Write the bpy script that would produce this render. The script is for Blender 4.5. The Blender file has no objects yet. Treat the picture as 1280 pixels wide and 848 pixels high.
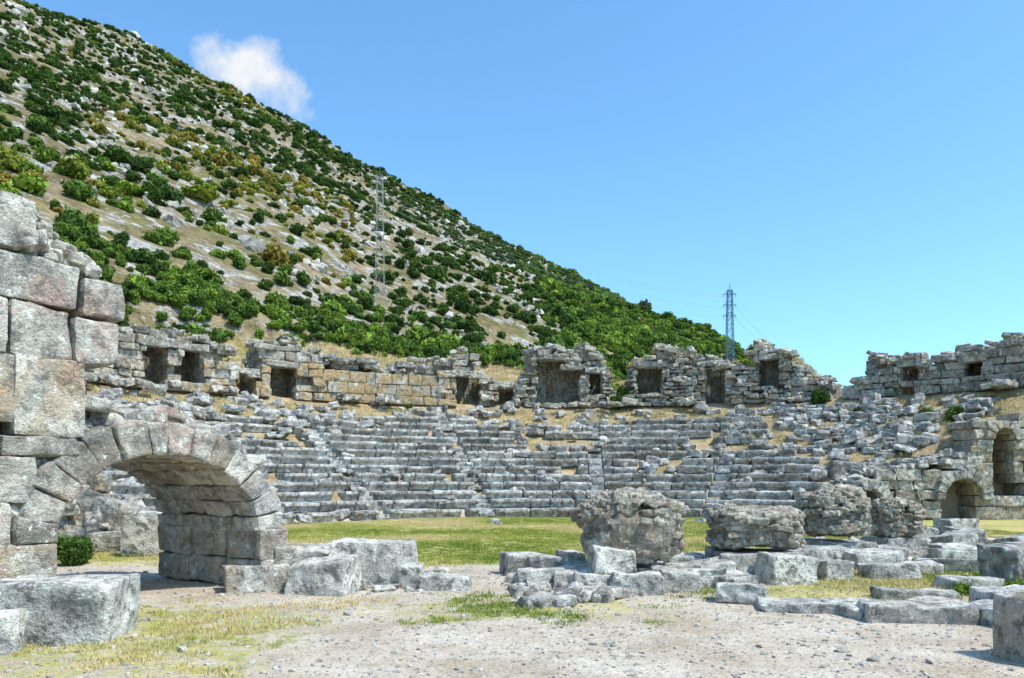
import bpy, math, random
import numpy as np
from mathutils import Euler, Vector
random.seed(7); RNG=np.random.RandomState(7)
U=random.uniform
scene=bpy.context.scene
# ---------------------------------------------------------------- noise
def _h(ix,iy,iz):
    n=(ix*374761393+iy*668265263+iz*2147483647+1013904223)&0xffffffff
    n=((n^(n>>13))*1274126177)&0xffffffff
    n=((n^(n>>16))*1846822519)&0xffffffff
    return ((n^(n>>15))&0xffffff)/float(0xffffff)*2-1
def vnoise(p):
    i=np.floor(p).astype(np.int64); f=p-i; f=f*f*(3-2*f); r=0
    for dx in (0,1):
        wx=f[:,0] if dx else 1-f[:,0]
        for dy in (0,1):
            wy=f[:,1] if dy else 1-f[:,1]
            for dz in (0,1):
                wz=f[:,2] if dz else 1-f[:,2]
                r=r+wx*wy*wz*_h(i[:,0]+dx,i[:,1]+dy,i[:,2]+dz)
    return r
def fbm(p,o=3):
    a=1;s=0;t=0
    for k in range(o):
        s=s+a*vnoise(p*(2**k)+17.3*k); t+=a; a*=.5
    return s/t
def n2(x,y,sc,o=3,sd=0.):
    x=np.atleast_1d(np.asarray(x,float)); y=np.atleast_1d(np.asarray(y,float))
    x,y=np.broadcast_arrays(x,y); sh=x.shape
    return fbm(np.stack([x.ravel()*sc,y.ravel()*sc,np.full(x.size,sd)],1),o).reshape(sh)
def sstep(a,b,x):
    t=np.clip((x-a)/(b-a),0,1); return t*t*(3-2*t)
# ---------------------------------------------------------------- mesh accumulator
_T={}
def template(nx,ny,nz):
    k=(nx,ny,nz)
    if k in _T: return _T[k]
    def c(n):
        s=np.linspace(-1,1,n+1); return np.sign(s)*np.abs(s)**.6
    cs=[c(nx),c(ny),c(nz)]; N=[nx,ny,nz]; idx={}; V=[]; F=[]
    def vid(t):
        if t not in idx:
            idx[t]=len(V); V.append([cs[a][t[a]] for a in range(3)])
        return idx[t]
    for ax in range(3):
        a,b=(ax+1)%3,(ax+2)%3
        for side in (0,N[ax]):
            for i in range(N[a]):
                for j in range(N[b]):
                    q=[]
                    for di,dj in ((0,0),(1,0),(1,1),(0,1)):
                        t=[0,0,0]; t[ax]=side; t[a]=i+di; t[b]=j+dj
                        q.append(vid(tuple(t)))
                    if side==0: q.reverse()
                    F.append(q)
    _T[k]=(np.array(V,float),np.array(F,int)); return _T[k]
class Acc:
    def __init__(s): s.V=[];s.F=[];s.O=[];s.A=[];s.T=[];s.W=[];s.n=0
    def add(s,V,F,amp,tint,warm):
        s.V.append(V); s.F.append(F+s.n); m=len(V); s.n+=m
        s.O.append(np.tile(RNG.uniform(-50,50,3),(m,1))); s.A.append(np.full(m,amp))
        s.T.append(np.full(m,tint)); s.W.append(np.full(m,warm))
    def shape(s,dims,r,seg,jit):
        T,F=template(*seg); h=np.array(dims)/2.; r=min(r,.95*h.min())
        P=T*h; inn=np.clip(P,-(h-r),h-r); d=P-inn
        L=np.linalg.norm(d,axis=1,keepdims=True); P=inn+d/np.maximum(L,1e-6)*r
        c=RNG.uniform(-jit,jit,(2,2,2,3)); w=(T+1)/2; off=0
        for i in (0,1):
            for j in (0,1):
                for k in (0,1):
                    ww=(w[:,0] if i else 1-w[:,0])*(w[:,1] if j else 1-w[:,1])*(w[:,2] if k else 1-w[:,2])
                    off=off+ww[:,None]*c[i,j,k]
        return P+off,F,h
    def block(s,c,dims,rz=0,tilt=(0,0),r=.05,seg=(6,4,4),jit=.03,amp=.03,tint=None,warm=0.,lip=0.,eul=None):
        P,F,h=s.shape(dims,r,seg,jit)
        if lip>0:
            low=(P[:,2]<h[2]*.15)&(P[:,1]<0)
            P[low,1]+=lip
        R=np.array((Euler(eul) if eul is not None else Euler((tilt[0],tilt[1],rz))).to_matrix())
        P=P@R.T+np.array(c)
        s.add(P,F,amp,U(0,1) if tint is None else tint,warm)
    def arch(s,o,dx,dd,ai,bi,ao,bo,depth,n,nd,th0=0,th1=math.pi,tint=None,warm=0.3,amp=.03,seg=(5,5,5)):
        cuts=[th0]+[th0+(th1-th0)*(i+U(-.18,.18))/n for i in range(1,n)]+[th1]
        for j in range(nd):
            d0=depth*j/nd; dep=depth/nd
            for i in range(n):
                dth=cuts[i+1]-cuts[i]; tc=(cuts[i]+cuts[i+1])/2
                dims=(dth*(ai+ao)/2,dep,(ao-ai))
                P,F,h=s.shape(dims,.04,seg,.022)
                ang=tc+P[:,0]/h[0]*dth/2*.985; q=(P[:,2]/h[2]+1)/2
                ea=U(-.09,.05)
                a=ai+q*(ao-ai+ea); b=bi+q*(bo-bi+ea); yy=d0+dep/2+P[:,1]*.985+ (U(-.03,.03) if j==0 else 0)
                X=a*np.cos(ang); Z=b*np.sin(ang)
                Q=np.stack([o[0]+dx[0]*X+dd[0]*yy,o[1]+dx[1]*X+dd[1]*yy,o[2]+Z],1)
                cr=dx[0]*dd[1]-dx[1]*dd[0]
                FF=F if cr<0 else F[:,::-1]
                s.add(Q,FF,amp,U(.2,1) if tint is None else tint,warm*U(.3,1.4))
    def build(s,name,mat,smooth=False,freq=2.2,link=True):
        V=np.concatenate(s.V);F=np.concatenate(s.F);O=np.concatenate(s.O);A=np.concatenate(s.A)[:,None]
        q=(V+O)*freq
        D=np.stack([fbm(q,3),fbm(q+31.7,3),fbm(q+77.1,3)],1)*1.3
        q2=(V+O)*9.; D2=np.stack([vnoise(q2),vnoise(q2+11.),vnoise(q2+23.)],1)*.5
        V=V+(D+D2)*A
        return mk(name,V,F,mat,{'tint':np.concatenate(s.T),'warm':np.concatenate(s.W)},smooth,link)
def mk(name,V,F,mat,attrs={},smooth=False,link=True):
    me=bpy.data.meshes.new(name); k=F.shape[1]
    me.vertices.add(len(V)); me.vertices.foreach_set('co',V.astype(np.float32).ravel())
    me.loops.add(F.size); me.loops.foreach_set('vertex_index',F.astype(np.int32).ravel())
    me.polygons.add(len(F)); me.polygons.foreach_set('loop_start',np.arange(0,F.size,k,dtype=np.int32))
    me.polygons.foreach_set('loop_total',np.full(len(F),k,dtype=np.int32))
    me.update(calc_edges=True); me.validate()
    for a,v in attrs.items():
        at=me.attributes.new(a,'FLOAT','POINT'); at.data.foreach_set('value',np.asarray(v,np.float32))
    me.polygons.foreach_set('use_smooth',np.full(len(me.polygons),smooth))
    ob=bpy.data.objects.new(name,me); me.materials.append(mat)
    if link: scene.collection.objects.link(ob)
    return ob
# ---------------------------------------------------------------- materials
class NT:
    def __init__(s,name):
        s.m=bpy.data.materials.new(name); s.m.use_nodes=True; s.t=s.m.node_tree; s.t.nodes.clear()
        s.out=s.t.nodes.new('ShaderNodeOutputMaterial')
        s.co=s.t.nodes.new('ShaderNodeTexCoord').outputs['Object']
    def L(s,a,b): s.t.links.new(a,b)
    def N(s,typ,**k):
        n=s.t.nodes.new(typ)
        for a,b in k.items(): setattr(n,a,b)
        return n
    def noise(s,sc,det=4,rough=.6,dist=0.,vec=None):
        n=s.N('ShaderNodeTexNoise'); n.inputs['Scale'].default_value=sc; n.inputs['Detail'].default_value=min(det,4)
        n.inputs['Roughness'].default_value=rough; n.inputs['Distortion'].default_value=dist
        s.L(vec or s.co,n.inputs['Vector']); return n.outputs['Fac']
    def vor(s,sc,out='Distance',feat='F1',vec=None):
        n=s.N('ShaderNodeTexVoronoi',feature=feat); n.inputs['Scale'].default_value=sc
        s.L(vec or s.co,n.inputs['Vector']); return n.outputs[out]
    def ramp(s,fac,stops,interp='LINEAR'):
        n=s.N('ShaderNodeValToRGB'); cr=n.color_ramp; cr.interpolation=interp
        while len(cr.elements)<len(stops): cr.elements.new(.5)
        for e,(p,c) in zip(cr.elements,stops):
            e.position=p; e.color=(c,c,c,1) if isinstance(c,(int,float)) else (*c,1)
        s.L(fac,n.inputs['Fac']); return n.outputs['Color']
    def mix(s,fac,a,b,bt='MIX'):
        n=s.N('ShaderNodeMix',data_type='RGBA',blend_type=bt)
        for i,v in ((0,fac),(6,a),(7,b)):
            sock=n.inputs[i]
            if isinstance(v,(int,float)): sock.default_value=v if i==0 else (v,v,v,1)
            elif isinstance(v,tuple): sock.default_value=(*v,1)
            else: s.L(v,sock)
        return n.outputs[2]
    def math(s,op,a,b=0.,clamp=False):
        n=s.N('ShaderNodeMath',operation=op,use_clamp=clamp)
        for i,v in ((0,a),(1,b)):
            if isinstance(v,(int,float)): n.inputs[i].default_value=v
            else: s.L(v,n.inputs[i])
        return n.outputs[0]
    def attr(s,name,typ='GEOMETRY'):
        n=s.N('ShaderNodeAttribute',attribute_name=name,attribute_type=typ); return n.outputs['Fac']
    def finish(s,col,height=None,bs=.5,bd=.02,rough=.9):
        b=s.N('ShaderNodeBsdfPrincipled'); b.inputs['Roughness'].default_value=rough
        b.inputs['Specular IOR Level'].default_value=.12
        if isinstance(col,tuple): b.inputs['Base Color'].default_value=(*col,1)
        else: s.L(col,b.inputs['Base Color'])
        if height is not None:
            n=s.N('ShaderNodeBump'); n.inputs['Strength'].default_value=bs; n.inputs['Distance'].default_value=bd
            s.L(height,n.inputs['Height']); s.L(n.outputs[0],b.inputs['Normal'])
        s.L(b.outputs[0],s.out.inputs['Surface']); return s.m
def stone(name,k=1.,scale=1.,tan=(.46,.31,.16),pink=False,dark=.8,base=(1,1,1)):
    m=NT(name); B3=lambda r,g,b:(min(.8,r*k*base[0]),min(.8,g*k*base[1]),min(.8,b*k*base[2]))
    a=m.noise(1.3*scale,4,.68,.4); b=m.noise(4.6*scale,4,.78); c=m.noise(30*scale,4,.72)
    col=m.ramp(a,[(.30,B3(.17,.168,.165)),(.44,B3(.33,.325,.31)),(.56,B3(.50,.49,.46)),(.70,B3(.68,.66,.61))])
    t=m.attr('tint'); col=m.mix(1.,col,m.ramp(t,[(0,.55),(.5,.92),(1,1.22)]),'MULTIPLY')
    w=m.attr('warm'); wn=m.ramp(m.noise(.9*scale,4,.6,.6,),[(.38,0.),(.60,1.)])
    col=m.mix(m.math('MULTIPLY',w,wn,True),col,m.mix(m.ramp(b,[(.35,0.),(.6,1.)]),(tan[0]*.5,tan[1]*.45,tan[2]*.45),tan))
    if pink:
        col=m.mix(m.ramp(m.noise(1.15,4,.65,.5,m.co),[(.55,0.),(.66,.5)]),col,(.52,.31,.24))
    col=m.mix(m.ramp(b,[(.51,0.),(.61,dark)]),col,B3(.09,.088,.085))
    col=m.mix(m.ramp(b,[(.34,.85),(.43,0.)]),col,B3(.74,.72,.67))
    col=m.mix(.55,col,m.ramp(c,[(.3,.4),(.5,1.),(.7,1.4)]),'MULTIPLY')
    h=m.math('ADD',m.math('MULTIPLY',b,1.8),m.math('MULTIPLY',c,.5))
    return m.finish(col,h,.9,.055)
M_seat=stone('weathered_limestone',1.12,1.1,base=(1.,1.,.99)); M_blk=stone('pale_limestone',1.15,1.3,base=(1.02,1.,.95))
M_gal=stone('gallery_limestone',1.02,1.2,(.60,.42,.20),base=(1.03,1.,.93)); M_rub=stone('rubble_concrete',1.12,2.4,(.50,.39,.27),dark=.7,base=(1.06,1.,.88))
M_arch=stone('arch_limestone',1.12,1.2,(.60,.43,.25),True,dark=.6,base=(1.03,1.,.94))
def ground_mat():
    m=NT('ground_gravel_and_grass')
    g=m.attr('grass'); d=m.attr('dry')
    v=m.vor(46,'Color'); bw=m.N('ShaderNodeRGBToBW'); m.L(v,bw.inputs[0])
    n1=m.noise(.8,4,.65); n2_=m.noise(14,4,.7); n3=m.noise(80,3,.7)
    grav=m.mix(m.ramp(n1,[(.36,0.),(.62,1.)]),(.40,.32,.235),(.54,.475,.39))
    grav=m.mix(1.,grav,m.ramp(bw.outputs[0],[(.1,.74),(.5,1.),(.9,1.22)]),'MULTIPLY')
    grav=m.mix(.7,grav,m.ramp(n3,[(.3,.6),(.55,1.03),(.75,1.25)]),'MULTIPLY')
    grav=m.mix(.5,grav,m.ramp(m.noise(5,4,.75),[(.3,.6),(.5,1.),(.7,1.2)]),'MULTIPLY')
    gr=m.mix(m.ramp(m.noise(.55,4,.65),[(.34,0.),(.58,1.)]),(.22,.25,.05),(.47,.40,.15))
    gr=m.mix(m.ramp(m.noise(1.7,4,.7),[(.54,0.),(.66,.7)]),gr,(.42,.34,.20))
    gr=m.mix(.8,gr,m.ramp(n2_,[(.3,.5),(.5,.95),(.72,1.3)]),'MULTIPLY')
    dr=m.mix(m.ramp(m.noise(1.1,4,.7),[(.35,0.),(.65,1.)]),(.25,.185,.11),(.50,.38,.22))
    dr=m.mix(m.ramp(m.noise(.6,4,.7),[(.52,0.),(.66,.5)]),dr,(.17,.17,.06))
    dr=m.mix(.85,dr,m.ramp(m.noise(8,4,.75),[(.3,.4),(.5,.95),(.72,1.3)]),'MULTIPLY')
    gm=m.ramp(m.math('ADD',g,m.math('MULTIPLY',m.math('SUBTRACT',m.noise(3.2,4,.75),.5),1.5)),[(.38,0.),(.66,1.)])
    col=m.mix(gm,grav,gr); col=m.mix(m.math('MULTIPLY',d,1.,True),col,dr)
    h=m.math('ADD',m.math('MULTIPLY',n3,.5),n2_)
    return m.finish(col,h,.7,.025,.95)
def hill_mat():
    m=NT('hillside_scrub_soil')
    soil=m.mix(m.ramp(m.noise(.05,4,.65),[(.38,0.),(.62,1.)]),(.17,.135,.07),(.34,.265,.16))
    soil=m.mix(m.ramp(m.noise(.16,4,.75),[(.46,0.),(.58,.75)]),soil,(.145,.14,.04))
    soil=m.mix(.85,soil,m.ramp(m.noise(.9,4,.78),[(.3,.35),(.5,.9),(.7,1.4)]),'MULTIPLY')
    rk=m.ramp(m.noise(.26,4,.8,.5),[(.50,0.),(.57,.9)])
    rock=m.mix(m.ramp(m.noise(1.4,4,.78),[(.38,0.),(.64,1.)]),(.17,.16,.15),(.60,.58,.54))
    col=m.mix(rk,soil,rock)
    return m.finish(col,m.noise(.9,4,.78),1.,.8,1.)
def leaf_mat(name,sat=1.):
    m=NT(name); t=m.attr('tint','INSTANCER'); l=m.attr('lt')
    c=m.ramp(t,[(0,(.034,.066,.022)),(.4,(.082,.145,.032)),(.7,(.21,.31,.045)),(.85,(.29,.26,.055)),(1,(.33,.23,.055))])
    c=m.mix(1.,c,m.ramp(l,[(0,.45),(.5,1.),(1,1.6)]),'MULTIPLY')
    d=m.N('ShaderNodeBsdfDiffuse'); m.L(c,d.inputs[0]); tr=m.N('ShaderNodeBsdfTranslucent'); m.L(c,tr.inputs[0])
    mx=m.N('ShaderNodeMixShader'); mx.inputs[0].default_value=.2; m.L(d.outputs[0],mx.inputs[1]); m.L(tr.outputs[0],mx.inputs[2])
    m.L(mx.outputs[0],m.out.inputs['Surface']); return m.m
def grass_mat():
    m=NT('grass_blades'); t=m.attr('tint','INSTANCER')
    c=m.ramp(t,[(0,(.13,.20,.03)),(.4,(.29,.33,.06)),(.7,(.50,.43,.16)),(1,(.60,.48,.25))])
    return m.finish(c)
def pebble_mat():
    m=NT('pebble_stone'); t=m.attr('tint','INSTANCER')
    c=m.ramp(t,[(0,(.16,.15,.14)),(.4,(.38,.35,.30)),(1,(.64,.60,.54))])
    c=m.mix(.7,c,m.ramp(m.noise(4,4,.7),[(.3,.5),(.6,1.2)]),'MULTIPLY'); return m.finish(c,m.noise(8,4),.6,.05)
M_leaf=leaf_mat('shrub_leaves')
# ---------------------------------------------------------------- terrain
CX,CY=3.,22.
RO,RG=14.,25.8
def gph(phi): return np.interp(phi,[0,30,55,80,98,115,150,200],[6.6,6.6,6.4,7.2,8.0,8.3,8.3,8.4])
def gz(X,Y,noise=True):
    X=np.asarray(X,float);Y=np.asarray(Y,float)
    r=np.hypot(X-CX,Y-CY); phi=np.degrees(np.arctan2(Y-CY,X-CX)); phi=np.where(phi<-90,phi+360,phi)
    c=np.where(r<RO,0,np.clip(.4*(r-RO)/.775-.14,0,6.25))
    c=c+(gph(phi)-6.25)*sstep(27.6,28.6,r)+sstep(28.8,38,r)*np.interp(phi,[62,78,98,150,170],[0,2.2,3.2,3.2,1.5])
    c=c*(1-sstep(40,58,r))
    step=np.where(X>12,sstep(34.7,35.2,Y),1.)
    M=sstep(20.6,21.2,Y)*np.maximum(step,1-sstep(13.2,13.6,X))
    z=c*M
    if noise:
        z=z+n2(X,Y,.35,3)*.05+M*(r>RO)*n2(X,Y,.9,4,3.)*(.10+.2*sstep(28,33,r))*(sstep(14,16,r))
    return z
def gzs(x,y): return float(np.ravel(gz(np.array([x]),np.array([y])))[0])
def axis(a,b,st,lim,g=1.18):
    s=list(np.arange(a,b+1e-6,st)); d=st; x=s[-1]
    while x<lim: d*=g; x+=d; s.append(x)
    d=st; x=a; pre=[]
    while x>-lim: d*=g; x-=d; pre.append(x)
    return np.array(pre[::-1]+s)
xs=axis(-28,34,.2,4500); ys=axis(4,56,.2,4500)
GX,GY=np.meshgrid(xs,ys); GZ=gz(GX,GY)
nx_,ny_=len(xs),len(ys)
I=(np.arange(ny_-1)[:,None]*nx_+np.arange(nx_-1)[None]).ravel()
F=np.stack([I,I+1,I+1+nx_,I+nx_],1)
def grassmask(X,Y):
    r=np.hypot(X-CX,Y-CY)
    orch=(1-sstep(13.7,14.3,r))*sstep(13.6,16.5,Y+n2(X,Y,.4)*1.5)*.9
    n=n2(X,Y,.33,4,5.)
    left=(1-sstep(-3.2,-.8,X+n*1.5))*(1-sstep(9.5,12,Y))*.6
    mid=np.exp(-((X-.3)/3.4)**2-((Y-10.2)/1.5)**2)*.72
    right=sstep(1.,5,X)*sstep(8.,11.5,Y)*.72*(1-sstep(34,35,Y))
    path=np.exp(-((X+6)/3.5)**2-((Y-14.5)/1.8)**2)*.7
    g=np.maximum.reduce([orch,left,mid,right])+n*.4-path
    g=np.where((Y>36)|(np.abs(X)>30)|(Y<2),.55,g)
    return np.clip(g,0,1)
def drymask(X,Y):
    return sstep(.25,.6,gz(X,Y,False)+0*X)
ground=mk('ground',np.stack([GX.ravel(),GY.ravel(),GZ.ravel()],1),F,ground_mat(),
   {'grass':grassmask(GX,GY).ravel(),'dry':drymask(GX,GY).ravel()},True)
def hz(X,Y):
    X=np.asarray(X,float);Y=np.asarray(Y,float)
    b=-.482*X+.34*Y-13.3
    b=b+np.interp(X,[-220,-170,-119,-71,-42,16,42,62,85],[-4,1,11,9,6,2,2,7,0])*sstep(90,255,Y)
    b=b-np.maximum(Y-262,0)*.9
    b=b+n2(X,Y,1/30.,3,9.)*3.6*sstep(50,110,Y)+n2(X,Y,1/7.,4,2.)*1.3
    r=np.hypot(X-CX,Y-CY); b=b-(1-sstep(28,36,r))*14-(1-sstep(14,30,Y))*14
    return b
hx=np.arange(-330,190,2.); hy=np.arange(16,420,2.); HX,HY=np.meshgrid(hx,hy)
n_=len(hx); I=(np.arange(len(hy)-1)[:,None]*n_+np.arange(n_-1)[None]).ravel()
HZ=hz(HX,HY)
mk('hillside',np.stack([HX.ravel(),HY.ravel(),HZ.ravel()],1),np.stack([I,I+1,I+1+n_,I+n_],1),hill_mat(),{},True)
# ---------------------------------------------------------------- instancing
def scatter(name,P,S,T,objs,R=None):
    coll=bpy.data.collections.new(name+'_parts')
    for o in objs: coll.objects.link(o)
    me=bpy.data.meshes.new(name); n=len(P); me.vertices.add(n); me.vertices.foreach_set('co',np.asarray(P,np.float32).ravel())
    if R is None: R=np.stack([RNG.uniform(-.12,.12,n),RNG.uniform(-.12,.12,n),RNG.uniform(0,6.28,n)],1)
    a=me.attributes.new('rot','FLOAT_VECTOR','POINT'); a.data.foreach_set('vector',R.astype(np.float32).ravel())
    S=np.asarray(S,np.float32)
    if S.ndim==1: S=np.stack([S,S,S],1)
    a=me.attributes.new('scl','FLOAT_VECTOR','POINT'); a.data.foreach_set('vector',S.ravel())
    a=me.attributes.new('tint','FLOAT','POINT'); a.data.foreach_set('value',np.asarray(T,np.float32))
    ob=bpy.data.objects.new(name,me); scene.collection.objects.link(ob)
    ng=bpy.data.node_groups.new(name+'_gn','GeometryNodeTree')
    ng.interface.new_socket('Geometry',in_out='INPUT',socket_type='NodeSocketGeometry')
    ng.interface.new_socket('Geometry',in_out='OUTPUT',socket_type='NodeSocketGeometry')
    N=ng.nodes; gi=N.new('NodeGroupInput'); go=N.new('NodeGroupOutput')
    ci=N.new('GeometryNodeCollectionInfo'); ci.inputs['Collection'].default_value=coll
    ci.inputs['Separate Children'].default_value=True; ci.inputs['Reset Children'].default_value=True
    ip=N.new('GeometryNodeInstanceOnPoints'); ip.inputs['Pick Instance'].default_value=True
    def na(nm):
        k=N.new('GeometryNodeInputNamedAttribute'); k.data_type='FLOAT_VECTOR'; k.inputs['Name'].default_value=nm; return k.outputs[0]
    L=ng.links.new
    L(gi.outputs[0],ip.inputs['Points']); L(ci.outputs[0],ip.inputs['Instance']); L(na('rot'),ip.inputs['Rotation']); L(na('scl'),ip.inputs['Scale'])
    L(ip.outputs[0],go.inputs[0])
    md=ob.modifiers.new('instances','NODES'); md.node_group=ng; return ob
def bushmesh(name,nleaf=420,tall=.8,ls=.17,lobes=9):
    C=[];
    for i in range(lobes):
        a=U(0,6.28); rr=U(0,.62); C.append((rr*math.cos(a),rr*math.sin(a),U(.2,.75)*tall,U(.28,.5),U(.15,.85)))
    V=[];F=[];Lt=[]
    for i in range(nleaf):
        c=random.choice(C); d=RNG.normal(size=3); d/=np.linalg.norm(d)
        rad=c[3]*U(.72,1.08); p=np.array([c[0]+d[0]*rad,c[1]+d[1]*rad,max(.02,c[2]+d[2]*rad*tall)])
        nrm=d+RNG.normal(size=3)*.6; nrm/=np.linalg.norm(nrm)
        t=np.cross(nrm,RNG.normal(size=3)); t/=np.linalg.norm(t); b=np.cross(nrm,t); s=ls*U(.5,1.2)
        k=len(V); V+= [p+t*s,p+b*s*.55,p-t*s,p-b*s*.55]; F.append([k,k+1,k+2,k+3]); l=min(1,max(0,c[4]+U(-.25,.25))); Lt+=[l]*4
    T,FF=template(3,3,3)
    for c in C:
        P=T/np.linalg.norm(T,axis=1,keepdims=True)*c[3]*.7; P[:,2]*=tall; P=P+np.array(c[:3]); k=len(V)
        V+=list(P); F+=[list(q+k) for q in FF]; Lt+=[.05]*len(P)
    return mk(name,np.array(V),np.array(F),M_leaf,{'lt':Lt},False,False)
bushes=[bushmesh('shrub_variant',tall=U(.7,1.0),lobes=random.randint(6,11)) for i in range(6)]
n=62000; X=RNG.uniform(-260,150,n); Y=RNG.uniform(30,285,n)
u=X/Y; r=np.hypot(X-CX,Y-CY)
den=.52+.48*n2(X,Y,1/9.,3,4.)+.28*n2(X,Y,1/45.,2,8.)+.10*sstep(130,220,Y)
den=den+.6*sstep(-.02,.10,u)*sstep(60,90,Y)
keep=(RNG.uniform(0,1,n)<den)&(u>-.95)&(u<.5)&(r>37)
X,Y,u=X[keep],Y[keep],u[keep]
low=(1-sstep(60,95,Y))*sstep(-60,-45,X)
Z=np.maximum(hz(X,Y),gz(X,Y))-.12
keep=Z>4; X,Y,u,low,Z=X[keep],Y[keep],u[keep],low[keep],Z[keep]
rt=sstep(.0,.08,u)*(1-sstep(.3,.36,u))
S=(RNG.gamma(3.2,.20,len(X))*(.95+.15*low)+.22)*(1+.35*rt)
och=sstep(-.1,.2,n2(X,Y,1/26.,2,12.))*(Z>20)*(u<-.2)
T=RNG.beta(2,3.2,len(X))*.6+.04
T=np.where(RNG.uniform(0,1,len(X))<och*.7,RNG.uniform(.74,.95,len(X)),T)
br=np.maximum(low*.6,rt)
T=np.where(RNG.uniform(0,1,len(X))<br*.75,RNG.uniform(.38,.70,len(X)),T)
Sv=np.stack([S,S*RNG.uniform(.8,1.2,len(X)),S*RNG.uniform(.7,1.1,len(X))],1)
n=1900; ph=RNG.uniform(66,148,n); rr=33.5+8.5*RNG.uniform(0,1,n)**1.1; X2=CX+rr*np.cos(np.radians(ph)); Y2=CY+rr*np.sin(np.radians(ph))
k2=n2(X2,Y2,.16,3,55.)+.12+.35*(1-sstep(90,105,ph))-.35*sstep(132,142,ph)>RNG.uniform(-.5,.45,n); k2&=(rr>35.5)|(RNG.uniform(0,1,n)<.35); X2,Y2=X2[k2],Y2[k2]; Z2=np.maximum(hz(X2,Y2),gz(X2,Y2))-.1
S2=RNG.uniform(.35,.85,len(X2)); Sv2=np.stack([S2,S2,S2*RNG.uniform(.8,1.3,len(X2))],1)
T2=np.where(RNG.uniform(0,1,len(X2))<.7,RNG.uniform(.40,.68,len(X2)),RNG.uniform(.1,.4,len(X2)))
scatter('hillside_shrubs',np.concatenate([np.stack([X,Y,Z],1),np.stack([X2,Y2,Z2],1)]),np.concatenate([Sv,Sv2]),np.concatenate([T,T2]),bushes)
print('shrubs',len(X),len(X2))
def rockobjs(mat,k=4,amp=.22,seg=(4,4,4)):
    o=[]
    for i in range(k):
        a=Acc(); a.block((0,0,0),(1.3,1,.75),r=.3,seg=seg,jit=.22,amp=amp,tint=.5); o.append(a.build('rock_variant',mat,False,1.6,False))
    return o
M_peb=pebble_mat()
rocks=rockobjs(M_peb)
n=14000; X=RNG.uniform(-240,90,n); Y=RNG.uniform(36,275,n); u=X/Y; r=np.hypot(X-CX,Y-CY)
keep=(n2(X,Y,1/12.,3,21.)>-.03)&(u>-.9)&(u<.05)&(r>37)&(hz(X,Y)>gz(X,Y,False)-.3); X,Y=X[keep],Y[keep]
S=RNG.gamma(1.8,.26,len(X))+.12
scatter('hillside_rocks',np.stack([X,Y,hz(X,Y)+.03],1),S,RNG.uniform(.15,.95,len(X)),rocks)
# ---------------------------------------------------------------- seating
def pol(r,phi): 
    a=math.radians(phi); return CX+r*math.cos(a),CY+r*math.sin(a)
seat=Acc()
stairs=[147,127,107,86,66]
for k in range(15):
    r0=RO+.775*k; z0=.4*k
    phi=178.
    while phi>38:
        L=random.choice([U(.5,.9),U(.8,1.4),U(1.2,1.8)]); dph=math.degrees(L/r0); pc=phi-dph/2
        st=[s for s in stairs if abs(pc-s)<dph/2]
        x,y=pol(r0+.42,pc)
        ok=(x<13.6) or (y>35.3)
        ru=float(n2(x,y,.32,3,31.)[0])+.03*(k-8)*.6
        if pc<64: ru+=.045*(64-pc)
        if k>=13: ru+=.62
        if k==12: ru+=.2
        if k in(8,9): ru+=.18
        if pc>118 and k>11: ru+=.18
        if st and ok and ru<.5:
            s=st[0]
            for j in (0,1):
                if U(0,1)<.15: continue
                xx,yy=pol(r0+.22+.4*j,s); seat.block((xx,yy,z0+.1*(j+1)+U(-.02,.02)),(.7,.45,.2*(j+1)),math.radians(s-90),(U(-.04,.04),U(-.05,.05)),.03,(4,3,3),.03,.02,warm=.1,tint=U(.1,.7))
            for sg in (-1,1):
                w=max(.15,L/2-.36+.12); pp=s+sg*math.degrees((.37+w/2)/r0); xx,yy=pol(r0+.42,pp)
                seat.block((xx,yy,z0+.2+U(-.02,.02)),(w,.86,.4),math.radians(pp-90),(U(-.03,.03),U(-.03,.03)),.04,(4,4,5),.025,.028,warm=.2,lip=.15,tint=U(.15,1))
            phi=s-math.degrees((.37+L/2-.24)/r0); continue
        if ok and ru<.36 and U(0,1)>.02:
            dis=max(0,ru+.05)
            seat.block((x+U(-.03,.03)-U(0,.12)*dis*math.cos(math.radians(pc)),y+U(-.02,.02)-U(0,.5)*dis,z0+.2+U(-.02,.02)-dis*.08),(L*.985,.86,.4),math.radians(pc-90+U(-1,1)*(1.+12*dis)),
               (U(-.03,.03)*(1+4*dis),U(-.02,.02)*(1+4*dis)),.04,(7,4,5),.022,.028,warm=.3,lip=.15,tint=U(.15,1))
        elif ok and U(0,1)<(.75 if k<13 else .15):
            for q in range(random.randint(1,3)):
                seat.block((x+U(-.4,.4),y+U(-.3,.3),gzs(x,y)+.12+.1*q),(U(.3,1.),U(.3,.7),U(.2,.42)),U(0,3.14),(U(-.3,.3),U(-.3,.3)),.06,(5,4,4),.06,.05,warm=.2)
        phi-=dph
seat.build('stone_seating',M_seat)
deb=Acc()
for i in range(1150):
    ph=U(36,172); r=RO+11.6*math.sqrt(U(0.0,1)); x,y=pol(r,ph)
    on=False
    if ph>63 and r<22.8:
        if U(0,1)<.75: continue
        on=True
    if 64<ph and r>23.6 and U(0,1)<(.7 if ph<120 else .45): continue
    if x>12.8 and y<35.3: continue
    s=(U(.10,.36) if on else U(.15,.55))*(1.2 if ph>120 else 1)
    zz=gzs(x,y)
    if on: zz=.4*(int((r-RO)/.775)+1)
    deb.block((x,y,zz+s*.18),(s*U(.9,1.9),s,s*U(.45,.8)),U(0,3.1),(U(-.35,.35),U(-.35,.35)),.05,(5,4,4),.06,.05,warm=.3)
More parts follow.
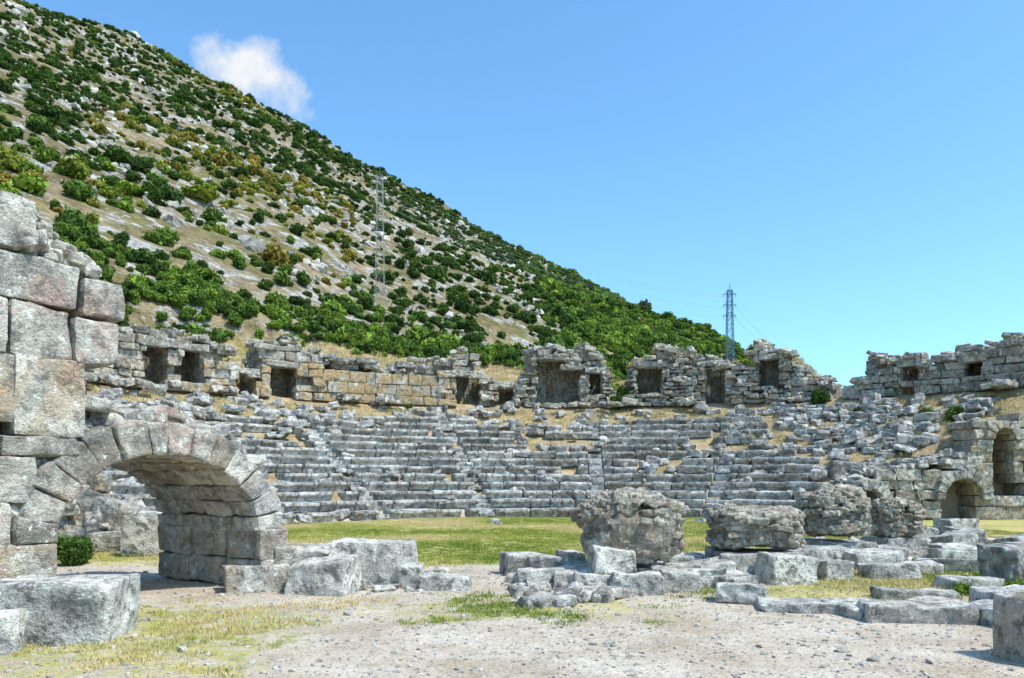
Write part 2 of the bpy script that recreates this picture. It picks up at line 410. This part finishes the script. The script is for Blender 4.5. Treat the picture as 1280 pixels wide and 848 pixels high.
for (ra,pa,pb,zb,hh) in ((23.4,37,60,.0,.8),(20.2,40,58,.0,.55),(24.6,52,66,0,.5),(18.2,42,60,0,.4),(21.8,40,57,0,.4)):
    ph=pb
    while ph>pa:
        for lay in range(int(hh/.2)):
            x,y=pol(ra+U(-.15,.3)+lay*.12,ph+U(-.5,.5)); s=U(.22,.5)
            if (x>12.8 and y<35.4) or n2(x,y,.5,2,3.)[0]>.15: continue
            deb.block((x,y,gzs(*pol(ra,ph))+.08+lay*.2),(s*1.4,s,s*.55),math.radians(ph-90)+U(-.3,.3),(U(-.15,.15),U(-.15,.15)),.05,(5,4,3),.04,.04,warm=.15,tint=U(0,.7))
        ph-=math.degrees(.35/ra)
deb.build('fallen_seat_stones',M_seat)
# ---------------------------------------------------------------- walls
def wall(acc,mapf,t0,t1,z0,topf,ch,Lr,depth,ops=(),jit=.03,amp=.035,warmf=None,ret=.0,skip=0.,seg=(6,4,4),proud=.05,tint=(0,1)):
    z=z0; zmax=max(topf(t0+(t1-t0)*i/200.) for i in range(201))
    while z<zmax:
        h=ch*U(.7,1.3); t=t0-U(0,.3)
        while t<t1:
            L=U(*Lr); a,b=t,t+L; t=b
            for (o0,o1,oz0,oz1) in ops:
                if z+h*.5>oz0 and z+h*.4<oz1 and b>o0 and a<o1:
                    if a<o0: b=o0
                    elif b>o1: a=o1
                    else: a=b
            if b-a<.12: continue
            tc=(a+b)/2
            if z+h*.6>topf(tc)+U(-.15,.1) or U(0,1)<skip: continue
            d=depth*U(.85,1.)
            x,y,rz=mapf(tc,d/2+U(-proud,proud)+ret)
            w=warmf(tc,z) if warmf else .2
            acc.block((x,y,z+h/2),(b-a-.01,d,h-.008),rz+U(-.03,.03),(U(-.02,.02),U(-.02,.02)),.045,seg,jit,amp,warm=w,tint=U(*tint))
        z+=h
    for (o0,o1,oz0,oz1) in ops:
        if t0<o0<t1:
            x,y,rz=mapf((o0+o1)/2,depth*.5-.06)
            acc.block((x,y,oz1+.15),(o1-o0+.5,depth,.32),rz,(0,U(-.04,.04)),.05,(8,4,4),.03,.04,warm=.2,tint=U(.2,.9))
GA=RG
def gmap(t,d):
    ph=170-math.degrees(t/GA); x,y=pol(GA+d,ph); return x,y,math.radians(ph-90)
def p2t(ph): return math.radians(170-ph)*GA
gal=Acc()
PH=[36,44,44.5,50,51.5,52,55,56,59.5,61,65,65.5,72,73,79,80.5,81,83,83.5,86,86.5,94,94.6,97,101,101.5,104.5,105,106,112,124,124.5,129,129.5,133,133.5,140,146,165]
TP=[8.2,8.0,7.4,8.2,7.8,6.5,6.5,7.3,8.0,9.2,9.3,8.3,8.6,9.3,9.2,8.9,6.3,6.3,9.0,9.3,9.7,9.6,8.1,7.5,7.7,9.1,9.2,8.6,8.5,8.6,8.5,9.1,9.1,7.5,7.7,8.7,8.8,8.7,8.5]
def top(t):
    ph=170-math.degrees(t/GA); b=float(np.interp(ph,PH,TP)); return b+.5*float(n2(t,0,.7,3,44.)[0])+ .4*float(n2(t,0,2.2,1,4.)[0])
ops=[]
for ph,w,a,b in ((141.3,1.15,6.7,8.3),(137.2,1.0,6.7,8.2),(131,.9,6.2,7.3),(126.6,1.45,6.2,7.8),(121,.5,8.0,8.5),(116,.7,7.9,8.4),(111,.5,7.9,8.3),(102.6,1.4,6.2,7.9),(97.5,.9,6.4,7.3),(91.4,1.7,6.5,9.0),(88.6,.9,6.5,8.4),(85.4,.7,6.8,8.2),(78.2,1.5,6.8,8.5),(69.8,1.1,6.2,8.4),(63.2,1.1,7.2,8.6),(47,.8,6.7,7.6),(40.5,.8,6.7,7.5)):
    t=p2t(ph); ops.append((t-w/2,t+w/2,a,b))
def inop(t,m=0):
    return [o for o in ops if o[0]-m<t<o[1]+m]
def warm_g(t,z):
    ph=170-math.degrees(t/GA)
    return (1.15 if z<7.9 else .25) if (104<ph<137) else (.4 if ph>60 else .1)
wall(gal,gmap,p2t(165),p2t(121),6.1,top,.42,(.6,1.7),.8,ops,.04,.05,warm_g,skip=.07,proud=.12)
wall(gal,gmap,p2t(121),p2t(106.5),6.1,lambda t:min(top(t),8.1+.15*math.sin(t*3)),.6,(.5,1.2),.7,ops,.015,.02,warm_g)
wall(gal,gmap,p2t(121),p2t(106.5),8.0,top,.26,(.4,1.4),.9,ops,.05,.06,warm_g,ret=.35,skip=.2)
wall(gal,gmap,p2t(106.5),p2t(96),6.1,top,.33,(.35,1.2),.9,ops,.05,.06,warm_g,skip=.1,proud=.15)
wall(gal,gmap,p2t(96),p2t(60),6.1,top,.22,(.18,.8),.8,ops,.06,.08,warm_g,skip=.1,seg=(5,4,4),proud=.18)
wall(gal,gmap,p2t(60),p2t(54),6.1,top,.3,(.3,.9),.8,(),.05,.07,None,skip=.1)
wall(gal,gmap,p2t(54),p2t(34),6.1,top,.38,(.6,1.5),.8,ops,.04,.06,None,skip=.08,tint=(0,.7))
t=p2t(165)
while t<p2t(34):
    tp=top(t)-.15; o=inop(t,.12)
    def cb(d0,d1,za,zb):
        if zb-za<.1: return
        x,y,rz=gmap(t,(d0+d1)/2); gal.block((x,y,(za+zb)/2),(.5,d1-d0,zb-za),rz,(0,0),.06,(3,5,7),.06,.09,warm=.25,tint=U(0,.4))  # core tinted darker than the facing: painted shade for gaps and openings
    if tp>6.7:
        if o:
            cb(2.1,2.7,5.9,tp-.1); cb(.5,2.4,o[0][3]+.2,tp)
        else: cb(.45,2.7,5.9,tp)
    t+=.4
for i in range(1400):
    ph=U(36,160); t=p2t(ph); 
    if U(0,1)<.65:
        d=U(.0,2.4); z=top(t)+U(-.12,.12)
        if top(t)<7: continue
    else:
        if n2(t,0,.35,2,91.)[0]<.05: continue
        d=-1.0*U(0,1)**1.8; z=6.2+max(0,(.6+d))*.6*U(0,1)
        if inop(t,.2): continue
    x,y,rz=gmap(t,d); s=U(.12,.5); gal.block((x,y,z),(s*U(1,2.2),s,s*U(.4,.8)),rz+U(-.6,.6),(U(-.3,.3),U(-.3,.3)),.05,(4,4,3),.05,.05,warm=.2)
gal.build('gallery_wall',M_gal)
# ---------------------------------------------------------------- eastern retaining wall with vault mouths
rw=Acc()
def rmap(t,d): return (13.2+t,33.5+d,0.)
def rtop(t):
    x=13.2+t
    if x<19.6: return float(np.interp(x,[13.2,15,17,19.6],[.9,1.7,2.2,2.6]))+.25*float(n2(x,0,.9,2,4.)[0])
    return 4.35-.25*(x>22.5)+.15*float(n2(x,0,.9,2,7.)[0])
rops=[(1.45,2.55,-.1,1.35),(5.05,6.75,-.1,1.75),(7.25,8.15,.95,3.9)]
wall(rw,rmap,0,6.6,0,rtop,.36,(.4,1.1),1.7,rops[:2],.05,.06,lambda t,z:.35,skip=.03)
wall(rw,rmap,6.6,14,0,rtop,.55,(.6,1.4),1.7,rops[2:],.02,.025,lambda t,z:.6)
for i in range(5): rw.block((15.2+i*1.6,35.6,1.2),(1.7,.9,2.6),0,(0,0),.1,(5,4,5),.05,.1,tint=0.)  # backs of the vault mouths: darkest tint, shade put into the stone colour
rw.block((20.9,35.5,2.3),(1.6,.8,3.8),0,(0,0),.1,(5,4,5),.05,.06,tint=0.,warm=.6)  # niche back, same darkest tint to paint the recess dark
rw.arch((15.2,33.35,.75),(1,0),(0,1),.55,.6,1.0,1.05,1.6,9,2,warm=.2)
rw.arch((19.1,33.2,.85),(1,0),(0,1),.82,.9,1.25,1.35,1.8,11,2,warm=.2)
rw.arch((20.9,33.3,3.4),(1,0),(0,1),.45,.5,.78,.85,1.6,7,1,warm=.4)
for i in range(130):
    x=U(13.3,19.4); rw.block((x,U(33.6,36.5),rtop(x-13.2)+U(-.1,.25)),(U(.3,.9),U(.3,.6),U(.15,.35)),U(0,3),(U(-.3,.3),U(-.3,.3)),.05,(5,4,4),.06,.06)
rw.build('retaining_wall',M_gal)
# ---------------------------------------------------------------- western entrance arch
O=np.array([-3.8,12.5]); DL=np.array([-.55,-.83]); DL/=np.linalg.norm(DL); DD=np.array([-.83,.55]); DD/=np.linalg.norm(DD)
rzA=math.atan2(-DL[1],-DL[0])
ar=Acc(); TC=1.77
c0=O+DL*TC
ar.arch((c0[0],c0[1],.9),(-DL[0],-DL[1]),DD,1.52,1.15,2.03,1.66,2.7,14,4,th0=.0,th1=math.pi,warm=.5,seg=(8,7,8),amp=.03)
def ab(t0,t1,z0,z1,d=1.2,d0=0.,w=.4,tint=None,jit=.025,amp=.03,r=.035):
    p=O+DL*((t0+t1)/2)+DD*(d/2+d0); ar.block((p[0],p[1],(z0+z1)/2),(t1-t0-.01,d,z1-z0-.008),rzA+U(-.015,.015),(U(-.012,.012),U(-.012,.012)),r,(10,7,9),jit,amp,tint=tint,warm=w)
for z0,z1 in ((0,.45),(.45,.93)):
    for j in range(3): ab(-.36,.24+.02*j,z0,z1,.9,.9*j,.75)
for z0,z1 in ((-.1,.45),(.45,.95)):
    for j in range(2): ab(3.3,4.3,z0,z1,1.3,1.3*j,.7)
ab(4.3,5.6,-.1,.9,1.5,0,.5); ab(3.82,5.2,.9,1.45,1.2,0,.6); ab(5.2,6.5,.9,1.5,1.2)
ab(3.55,4.6,1.45,1.98,1.2,.02,.35); ab(4.6,6,1.45,2.,1.2)
ab(3.0,3.95,1.98,2.26,1.2,.02,.3); ab(3.95,5,1.98,2.4,1.2,0,.5)
ab(2.92,3.78,2.26,3.2,1.1,0,.8,.9); ab(3.8,4.7,2.4,3.2,1.1,.02,.8); ab(4.7,6,2.,3.2,1.2)
ab(3.1,3.84,3.2,3.83,1.1,.03,.1,.5); ab(2.5,3.08,3.2,3.8,1.1,0,.05,.45); ab(3.86,5,3.2,3.85,1.1,0,.6)
ab(2.42,2.98,3.82,4.3,1.0,.02,.0,.4); ab(3.02,3.98,3.85,4.42,1.1,0,.0,.55); ab(4.,5.2,3.86,4.45,1.1)
ab(3.52,4.3,4.44,5.1,1.1,.02,.0,.4); ab(4.3,5.6,4.45,5.2,1.1)
for j in range(3):
    ab(3.1,6.,0.9,3.0,1.3,1.1+j*.6,.3,.3,.08,.12,.2)
ab(2.9,5.5,3.0,4.2,1.3,1.05,.3,.3,.1,.12,.2)
for i in range(420):
    t=U(2.75,3.6); p=O+DL*t+DD*U(.1,1.5); s=U(.06,.24)
    z=4.40+max(0,t-2.9)*.85*U(0,1)
    ar.block((p[0],p[1],z),(s*1.4,s,s*.7),U(0,3),(U(-.4,.4),U(-.4,.4)),.04,(4,4,3),.04,.04,warm=.1)
for i in range(700):
    th=U(.5,2.9); d=U(.3,2.8); a=2.0+U(-.04,.12); p=c0-DL*a*math.cos(th)+DD*d; s=U(.08,.36)
    ar.block((p[0],p[1],.9+(1.66+U(-.05,.10))*math.sin(th)),(s*1.4,s,s*.6),U(0,3),(U(-.3,.3),U(-.3,.3)),.04,(4,4,3),.04,.04,warm=.15)
for i in range(110):
    t=U(2.2,3.2); p=O+DL*t+DD*U(.3,1.5); s=U(.12,.36)
    ar.block((p[0],p[1],2.4+(t-2.2)*.7*U(0,1)),(s*1.4,s,s*.6),U(0,3),(U(-.3,.3),U(-.3,.3)),.04,(4,4,3),.04,.04,warm=.15)
ar.build('stone_archway',M_arch)
pr=Acc()
def pb(x,y,z,L,D,H,rz=0,tl=(0,0),w=.3,ti=None): pr.block((x,y,z+H/2),(L,D,H),rz,tl,.06,(7,5,5),.05,.05,warm=w,tint=ti)
for i in range(7): pb(-11.6+i*.62,20.4-i*.1,-.1,.75,.6,1.75-.2*i,0,(0,.25),.3)
for i in range(5):
    for j in range(4-i//2): pb(-13.5+j*1.0+U(-.1,.1),21.2+U(-.2,.2),.45*i,1.05,.8,.46,U(-.05,.05),(U(-.03,.03),U(-.03,.03)),.5)
pb(-8.2,17.4,0,.75,.7,.85,.3,(0,.1)); pb(-7.5,17.9,0,.6,.6,.55,.8); pb(-9.3,18.4,0,.9,.6,.5,.2); pb(-6.4,17.2,0,.5,.5,.3,.5)
for i in range(320):
    x=U(-14,-8.6); y=U(19.5,23); s=U(.12,.5); z=max(0,(-8.6-x)*.42)*U(0,1)+.05
    pr.block((x,y,z),(s*1.4,s,s*.7),U(0,3),(U(-.4,.4),U(-.4,.4)),.05,(4,4,3),.05,.05,warm=.3)
pr.build('ruined_parapet_wall',M_gal)
# ---------------------------------------------------------------- rubble piers of the stage building
def lump(name,x,y,z0,w,d,h,rz,n=420):
    a=Acc(); a.block((x,y,z0+h*.5),(w*.80,d*.80,h*.84),rz,(0,0),min(w,d,h)*.3,(18,16,14),.10,.08,tint=.1,warm=.6)
    for i in range(n):
        v=RNG.normal(size=3); v/=np.linalg.norm(v)
        if v[2]<-.6: v[2]=-v[2]
        q=np.sign(v)*np.abs(v)**.55; q/= max(1e-6,(np.abs(q)**3.4).sum()**(1/3.4))
        px,py,pz=q[0]*w*.45,q[1]*d*.45,q[2]*h*.46*(1+.14*math.sin(q[0]*3+x))
        kk=1-.12*(1-(pz/h+.5))+.14*float(vnoise(np.array([[q[0]*2+x,q[1]*2,q[2]*2]]))[0]); px*=kk*U(.93,1.03); py*=kk*U(.93,1.03)
        s=.04+.12*U(0,1)**1.9
        X_=x+px*math.cos(rz)-py*math.sin(rz); Y_=y+px*math.sin(rz)+py*math.cos(rz)
        a.block((X_,Y_,z0+h*.5+pz),(s*U(1.1,2.2),s*U(.9,1.4),s*U(.5,.95)),rz+U(-.5,.5),(U(-.35,.35),U(-.35,.35)),.03,(4,4,3),.02,.03,warm=.8*U(0,1.4),tint=U(.2,1))
    return a.build(name,M_rub)
lump('rubble_pier',1.95,12.9,.28,1.78,1.4,1.2,.1,2200)
lump('rubble_pier',4.25,13.9,.45,1.6,1.3,.76,-.1,1500)
lump('rubble_pier',6.6,16.3,.45,1.3,1.2,1.05,.2,1300)
lump('rubble_pier',8.95,18.3,.32,1.05,1.0,.9,.1,900)
# individual blocks  (X,Y,z0,len,depth,height,rot,tilt,tint,warm)
B=[(-4.88,8.5,0,1.26,.9,.66,.12,.02,.9,.0),(-5.25,7.9,0,.6,.5,.38,.2,.0,.7,.0),
(-2.85,11.95,0,.95,.75,.5,-.1,.05,.8,.1),(-2.25,12.75,0,1.35,.85,.72,.12,.0,1.,.1),(-3.45,13.0,0,.9,.8,.6,.3,.05,.9,.5),(-3.95,12.2,0,.95,.7,.4,.35,.03,.8,.8),
(-1.62,12.55,0,.36,.35,.34,.1,0,.6,.0),(-1.05,12.4,0,.78,.5,.22,-.05,0,.6,.1),
(.1,14.2,0,.56,.6,.40,.2,.05,.4,0),(.62,14.1,0,.6,.6,.34,.0,.1,.5,0),(1.05,14.0,0,.45,.6,.42,.3,.1,.5,0),
(.42,12.85,0,.72,.7,.28,.05,0,.8,0),(1.02,12.6,0,.62,.8,.30,-.05,0,.9,.1),(1.2,12.0,0,.6,.5,.26,.05,0,.8,0),(1.85,11.85,0,.78,.6,.30,.0,.02,.9,0),
(1.6,12.4,.27,.7,.5,.34,.1,.05,.9,.1),(2.5,12.2,0,.62,.7,.34,.1,.1,.7,.1),(2.95,12.5,0,.62,.6,.3,.4,.05,.8,0),(2.4,13.0,0,1.2,.9,.32,.1,0,.6,0),(1.5,13.2,0,1.2,.9,.32,.1,0,.6,0),
(3.35,13.2,0,.7,.6,.36,.2,.1,.7,0),(3.05,13.9,0,.7,.6,.42,.1,0,.6,0),(3.2,11.0,0,.66,.5,.26,-.2,.05,.6,0),(3.45,12.3,0,.5,.6,.2,.5,0,.8,0),
(4.5,12.95,0,.82,.6,.5,.15,.03,.85,0),(4.2,13.8,0,1.4,1.1,.48,0,0,.5,0),(3.8,10.3,0,1.15,.6,.14,-.15,.03,.7,.1),(4.5,10.0,0,.8,.7,.13,.3,.03,.4,0),
(4.9,9.55,0,1.25,.55,.2,-.12,.05,.5,.1),(5.3,10.1,0,.8,.6,.16,.2,.03,.6,.2),(5.75,11.2,0,1.15,.4,.15,-.1,.02,.35,0),(5.5,13.5,0,.5,.5,.3,.1,0,.5,0),
(6.5,13.6,0,.85,.6,.27,.0,.03,.8,0),(6.9,15.2,0,.9,.7,.35,.15,.05,.8,0),(6.2,15.6,0,.8,.7,.42,0,0,.5,0),(5.6,15.2,0,.7,.6,.4,.2,0,.4,0),(5.0,14.7,0,.7,.6,.35,.2,0,.4,0),
(6.75,16.5,0,1.3,1.1,.46,.2,0,.5,0),(7.8,16.4,0,.6,.6,.3,.4,.1,.7,0),(8.95,18.4,0,1.1,1.1,.36,.1,0,.5,0),(9.7,17.2,0,.9,.5,.28,.1,.05,.5,0),(9.2,16.3,0,.9,.6,.22,-.1,.0,.7,0),
(10.3,18.4,0,.7,.6,.4,.3,.05,.4,0),(11.,19.2,0,.9,.6,.45,.0,.1,.4,0),(10.4,20.2,0,.7,.6,.5,.2,.1,.5,0),(11.9,20.8,0,.8,.7,.45,.3,.1,.4,0),(12.6,19.6,0,.8,.7,.3,.3,.1,.5,0),(11.6,17.6,0,1.1,.6,.3,-.1,.0,.45,0),
(8.35,13.0,0,.95,.7,.62,.35,.12,.1,0),(7.1,12.3,0,.8,.5,.16,.2,0,.6,0),(5.85,9.4,0,.8,.7,.2,.3,.06,1.,0),(6.4,9.9,0,.9,.8,.3,.2,.06,.9,0),(4.98,7.35,0,.62,.6,.66,.12,.03,.35,.6),
(7.4,14.4,0,.8,.5,.2,.1,0,.5,0),(8.3,15.0,0,1.1,.4,.18,-.15,0,.5,0),(3.9,15.6,0,.6,.5,.25,.2,0,.5,0),(-.6,30.,0,.4,.3,.2,0,0,.6,0),(10.8,24.5,0,1.2,.7,.45,.1,0,.5,0),(12.2,26,0,1.,.7,.5,.1,0,.5,0),(9.2,25,0,1.,.6,.3,.1,0,.5,0),(13.5,24,0,1.1,.7,.5,.3,0,.4,0)]
for (x,y,z,l,d,h,rz,tl,ti,w) in B:
    a=Acc(); sg=(20,14,12) if y<13.5 else (9,8,7)
    a.block((x,y,z+h/2-.03),(l,d,h+.05),rz,(U(-1,1)*tl,U(-1,1)*tl),.03,sg,.05,.035,tint=ti,warm=w); a.build('stone_block',M_blk)
sr=Acc()
for i in range(800):
    u=U(0,1)
    if u<.65: x=U(0,9.5); y=11+x*.72+U(-.9,2.2)
    elif u<.8: x=U(7,14); y=U(16,32)
    else: x=U(-4.6,-1.2); y=U(12.,14.5)
    s=U(.05,.28)*(.7 if u>.8 else 1); sr.block((x,y,s*.2),(s*1.5,s,s*.7),U(0,3),(U(-.3,.3),U(-.3,.3)),.04,(4,4,3),.03,.03,warm=.2)
for i in range(170):
    x=U(10,15.5); y=31.5+U(-1.,1.5); s=U(.25,.75); sr.block((x,y,U(0,.35)),(s*1.4,s,s*.6),U(0,3),(U(-.2,.2),U(-.2,.2)),.05,(5,4,4),.05,.04,warm=.1)
sr.build('scattered_rubble',M_blk)
# ---------------------------------------------------------------- grass and pebbles
gm=grass_mat()
def tuft(nb,sp,h):
    V=[];F=[]
    for i in range(nb):
        a=U(0,6.28); r=U(0,sp); x,y=r*math.cos(a),r*math.sin(a); d=U(0,6.28); w=.006; l=U(.5,1)*h; b=U(0,.6)*h; dx,dy=math.cos(a+U(-1,1))*b,math.sin(a+U(-1,1))*b
        k=len(V); V+=[(x-w*math.cos(d),y-w*math.sin(d),0),(x+w*math.cos(d),y+w*math.sin(d),0),(x+dx*.4+w*.6*math.cos(d),y+dy*.4+w*.6*math.sin(d),l*.6),(x+dx,y+dy,l)]; F.append([k,k+1,k+2,k+3])
    return mk('grass_tuft_variant',np.array(V),np.array(F),gm,{},False,False)
tufts=[tuft(22,.15,.07) for i in range(5)]
n=70000; Y=6+30*RNG.power(1.3,n); X=RNG.uniform(-.75,.75,n)*Y
g=grassmask(X,Y)+n2(X,Y,1.6,3,66.)*.6+RNG.normal(0,.1,n); r=np.hypot(X-CX,Y-CY)
keep=(g>.60)&(r<13.9+(Y<20)*30)&~((X>13)&(Y>33))&~((X<-8.5)&(Y>19)); X,Y,g=X[keep],Y[keep],g[keep]
T=np.clip(.6+n2(X,Y,.35,3,70.)*.9+RNG.normal(0,.12,len(X)),0,1)
scatter('grass',np.stack([X,Y,gz(X,Y)-.005],1),RNG.uniform(.4,1.1,len(X)),T,tufts); print('tufts',len(X))
n=12000; Y=5.5+10*RNG.power(1.2,n); X=RNG.uniform(-.75,.75,n)*Y
S=RNG.gamma(2.,.006,n)+.006; S=np.where(RNG.uniform(0,1,n)<.015,S*2.5,S)
scatter('gravel_pebbles',np.stack([X,Y,gz(X,Y)+S*.1],1),S,RNG.uniform(.3,1,n),rockobjs(M_peb,3,.15,(2,2,2)))
n=24000; ph=RNG.uniform(34,168,n); rr=RO+24*np.sqrt(RNG.uniform(.02,1,n)); X=CX+rr*np.cos(np.radians(ph)); Y=CY+rr*np.sin(np.radians(ph))
keep=((ph<64)|(rr>23.3)|(RNG.uniform(0,1,n)<.2))&~((X>12.8)&(Y<35.3))&((rr<25.6)|(rr>28.6)); X,Y=X[keep],Y[keep]; Z=gz(X,Y)-.02
X3=[];Y3=[];Z3=[]
for i in range(4500):
    t=U(p2t(160),p2t(58)); tt=top(t)
    if tt<7: continue
    x,y,_=gmap(t,U(.5,2.9)); X3.append(x);Y3.append(y);Z3.append(tt-.1)
P=np.concatenate([np.stack([X,Y,Z],1),np.stack([X3,Y3,Z3],1)])
scatter('dry_grass',P,RNG.uniform(1.,3.,len(P)),np.clip(RNG.normal(.82,.14,len(P)),0,1),tufts)
SH=[(-8.7,15.6,.55,.35),(19.8,37.6,.55,.5),(20.6,36.8,.6,.35),(7.2,48.2,1.0,.5),(6.4,47.6,.7,.4),(6.9,49.5,1.3,.6),(17.0,43.2,.8,.3),(7.1,10.9,.28,.6),(6.6,11.6,.2,.6),(-9.6,16.6,.4,.5),(8.4,12.3,.3,.55),(12,40,.3,.3),(15,42,.25,.3),(18,41,.3,.3),(-6,46,.3,.5)]
P=[(x,y,gzs(x,y)-.05) for x,y,s,t in SH]
scatter('wild_shrubs',P,[s[2] for s in SH],[s[3] for s in SH],[bushmesh('wild_shrub_variant',1100,1.2,.09,8) for i in range(3)])
# ---------------------------------------------------------------- pylons
def metal(name,c):
    m=NT(name); return m.finish(m.mix(m.noise(3,3),c,tuple(v*.75 for v in c)),None,rough=.5)
def strut(V,F,a,b,w):
    a=np.array(a,float);b=np.array(b,float);d=b-a;d/=np.linalg.norm(d);u=np.cross(d,[0,0,1.]); 
    if np.linalg.norm(u)<.1:u=np.array([1.,0,0])
    u/=np.linalg.norm(u);v=np.cross(d,u);k=len(V)
    for p in(a,b):
        for s,t in((-1,-1),(1,-1),(1,1),(-1,1)):V.append(p+u*s*w/2+v*t*w/2)
    for i in range(4):F.append([k+i,k+(i+1)%4,k+4+(i+1)%4,k+4+i])
    F.append([k,k+3,k+2,k+1]);F.append([k+4,k+5,k+6,k+7])
def pylon(name,x,y,z,H,wb,wt,w,mat,arms,narm):
    V=[];F=[];N=int(H/1.5)
    def cr(i): h=H*i/N; ww=wb+(wt-wb)*(i/N)**.8; return [(x+s*ww/2,y+t*ww/2,z+h) for s,t in((-1,-1),(1,-1),(1,1),(-1,1))]
    for i in range(N):
        A,Bc=cr(i),cr(i+1)
        for j in range(4):
            strut(V,F,A[j],Bc[j],w); strut(V,F,A[j],Bc[(j+1)%4],w*.6); strut(V,F,A[(j+1)%4],Bc[j],w*.6); strut(V,F,Bc[j],Bc[(j+1)%4],w*.6)
    for k in range(narm):
        h=z+H-.6-k*1.5; L=arms
        for s in(-1,1):
            strut(V,F,(x,y,h),(x+s*L,y,h),w); strut(V,F,(x,y,h+.5),(x+s*L,y,h),w*.7); strut(V,F,(x+s*L,y,h),(x+s*L,y,h-.35),w)
    strut(V,F,(x,y,z+H-.5),(x,y,z+H+.8),w)
    mk(name,np.array(V),np.array(F),mat)
pylon('transmission_tower',-12.4,74.,16.5,13.8,.95,.5,.023,metal('pale_galvanised_steel',(.42,.42,.40)),.8,2)
pylon('transmission_tower',30.4,110.,9.,19.2,1.6,.6,.075,metal('blue_painted_steel',(.10,.20,.28)),.85,3)
V=[];F=[]
def wire(a,b,sag,w=.012):
    a=np.array(a);b=np.array(b);n=24;q=[a+(b-a)*i/n-np.array([0,0,sag*4*(i/n)*(1-i/n)]) for i in range(n+1)]
    for i in range(n): strut(V,F,q[i],q[i+1],w)
for k in range(3):
    for s in(-1,1):
        wire((-12.4+s*.8,74,29.3-1.2*min(k,1)),(30.4+s*.85,110,27.2-1.5*k),2.2); wire((30.4+s*.85,110,27.2-1.5*k),(95+s,200,17-1.5*k),2.5)
mk('power_line',np.array(V),np.array(F),metal('cable_metal',(.35,.35,.37)))
# ---------------------------------------------------------------- light, sky, camera
D=np.array([.45,-.25,.85]); D/=np.linalg.norm(D); el=math.asin(D[2]); az=math.atan2(D[0],D[1])
su=bpy.data.lights.new('sun','SUN'); su.energy=5.; su.angle=math.radians(.5); su.color=(1,.945,.86)
so=bpy.data.objects.new('sun',su); scene.collection.objects.link(so)
so.rotation_euler=Vector(D).to_track_quat('Z','Y').to_euler()
w=bpy.data.worlds.new('World'); scene.world=w; w.use_nodes=True; nt=w.node_tree; nt.nodes.clear()
nn=nt.nodes.new; LK=nt.links.new
out=nn('ShaderNodeOutputWorld'); bg=nn('ShaderNodeBackground'); sky=nn('ShaderNodeTexSky'); sky.sky_type='NISHITA'; sky.sun_disc=False
sky.sun_elevation=el; sky.sun_rotation=az; sky.air_density=1.; sky.dust_density=1.2; sky.ozone_density=1.2
bg.inputs[1].default_value=.13
hs=nn('ShaderNodeMix'); hs.data_type='RGBA'; hs.blend_type='MULTIPLY'; hs.inputs[0].default_value=1.; LK(sky.outputs[0],hs.inputs[6]); hs.inputs[7].default_value=(1.22,1.88,2.2,1)
tc=nn('ShaderNodeTexCoord'); sp=nn('ShaderNodeSeparateXYZ'); LK(tc.outputs['Generated'],sp.inputs[0])
def mth(op,a,b=0.,cl=False):
    n=nn('ShaderNodeMath'); n.operation=op; n.use_clamp=cl
    for i,v in((0,a),(1,b)):
        if isinstance(v,(int,float)): n.inputs[i].default_value=v
        else: LK(v,n.inputs[i])
    return n.outputs[0]
yy=mth('MAXIMUM',sp.outputs[1],.05); uu=mth('DIVIDE',sp.outputs[0],yy); vv=mth('DIVIDE',sp.outputs[2],yy)
du=mth('ADD',uu,.343); dv=mth('SUBTRACT',vv,.515)
ca,sa=math.cos(-.52),math.sin(-.52)
pa=mth('ADD',mth('MULTIPLY',du,ca),mth('MULTIPLY',dv,sa)); pb_=mth('SUBTRACT',mth('MULTIPLY',dv,ca),mth('MULTIPLY',du,sa))
rad=mth('SQRT',mth('ADD',mth('POWER',mth('ABSOLUTE',mth('DIVIDE',pa,.102)),2.),mth('POWER',mth('ABSOLUTE',mth('DIVIDE',pb_,.050)),2.)))
def cn(sc,det,off):
    n=nn('ShaderNodeTexNoise'); n.inputs['Scale'].default_value=sc; n.inputs['Detail'].default_value=det; n.inputs['Roughness'].default_value=.62
    mp=nn('ShaderNodeMapping'); mp.inputs['Location'].default_value=(off,off,off); LK(tc.outputs['Generated'],mp.inputs[0]); LK(mp.outputs[0],n.inputs['Vector']); return n.outputs['Fac']
den=mth('ADD',mth('SUBTRACT',1.,rad),mth('MULTIPLY',mth('SUBTRACT',cn(16,8,3.1),.5),3.2))
mk_=mth('MULTIPLY',mth('DIVIDE',den,.9,True),.96)
mk_=mth('MULTIPLY',mk_,mth('DIVIDE',mth('SUBTRACT',1.9,rad),.6,True))
shd=nn('ShaderNodeValToRGB'); LK(cn(30,6,7.),shd.inputs[0]); shd.color_ramp.elements[0].position=.35; shd.color_ramp.elements[0].color=(5.6,6.2,6.9,1); shd.color_ramp.elements[1].position=.6; shd.color_ramp.elements[1].color=(7.3,7.4,7.6,1)
mx=nn('ShaderNodeMix'); mx.data_type='RGBA'; LK(mk_,mx.inputs[0]); LK(hs.outputs[2],mx.inputs[6]); LK(shd.outputs[0],mx.inputs[7])
LK(mx.outputs[2],bg.inputs[0]); LK(bg.outputs[0],out.inputs[0])
cam=bpy.data.cameras.new('camera'); co=bpy.data.objects.new('camera',cam); scene.collection.objects.link(co)
co.location=(0,0,1.7); co.rotation_euler=(math.radians(90),0,0); cam.sensor_width=36; cam.lens=36*985/1280.; cam.shift_y=176/1280.; cam.clip_end=9000; cam.clip_start=.05
scene.camera=co
scene.view_settings.view_transform='Standard'; scene.view_settings.look='None'; scene.view_settings.exposure=0
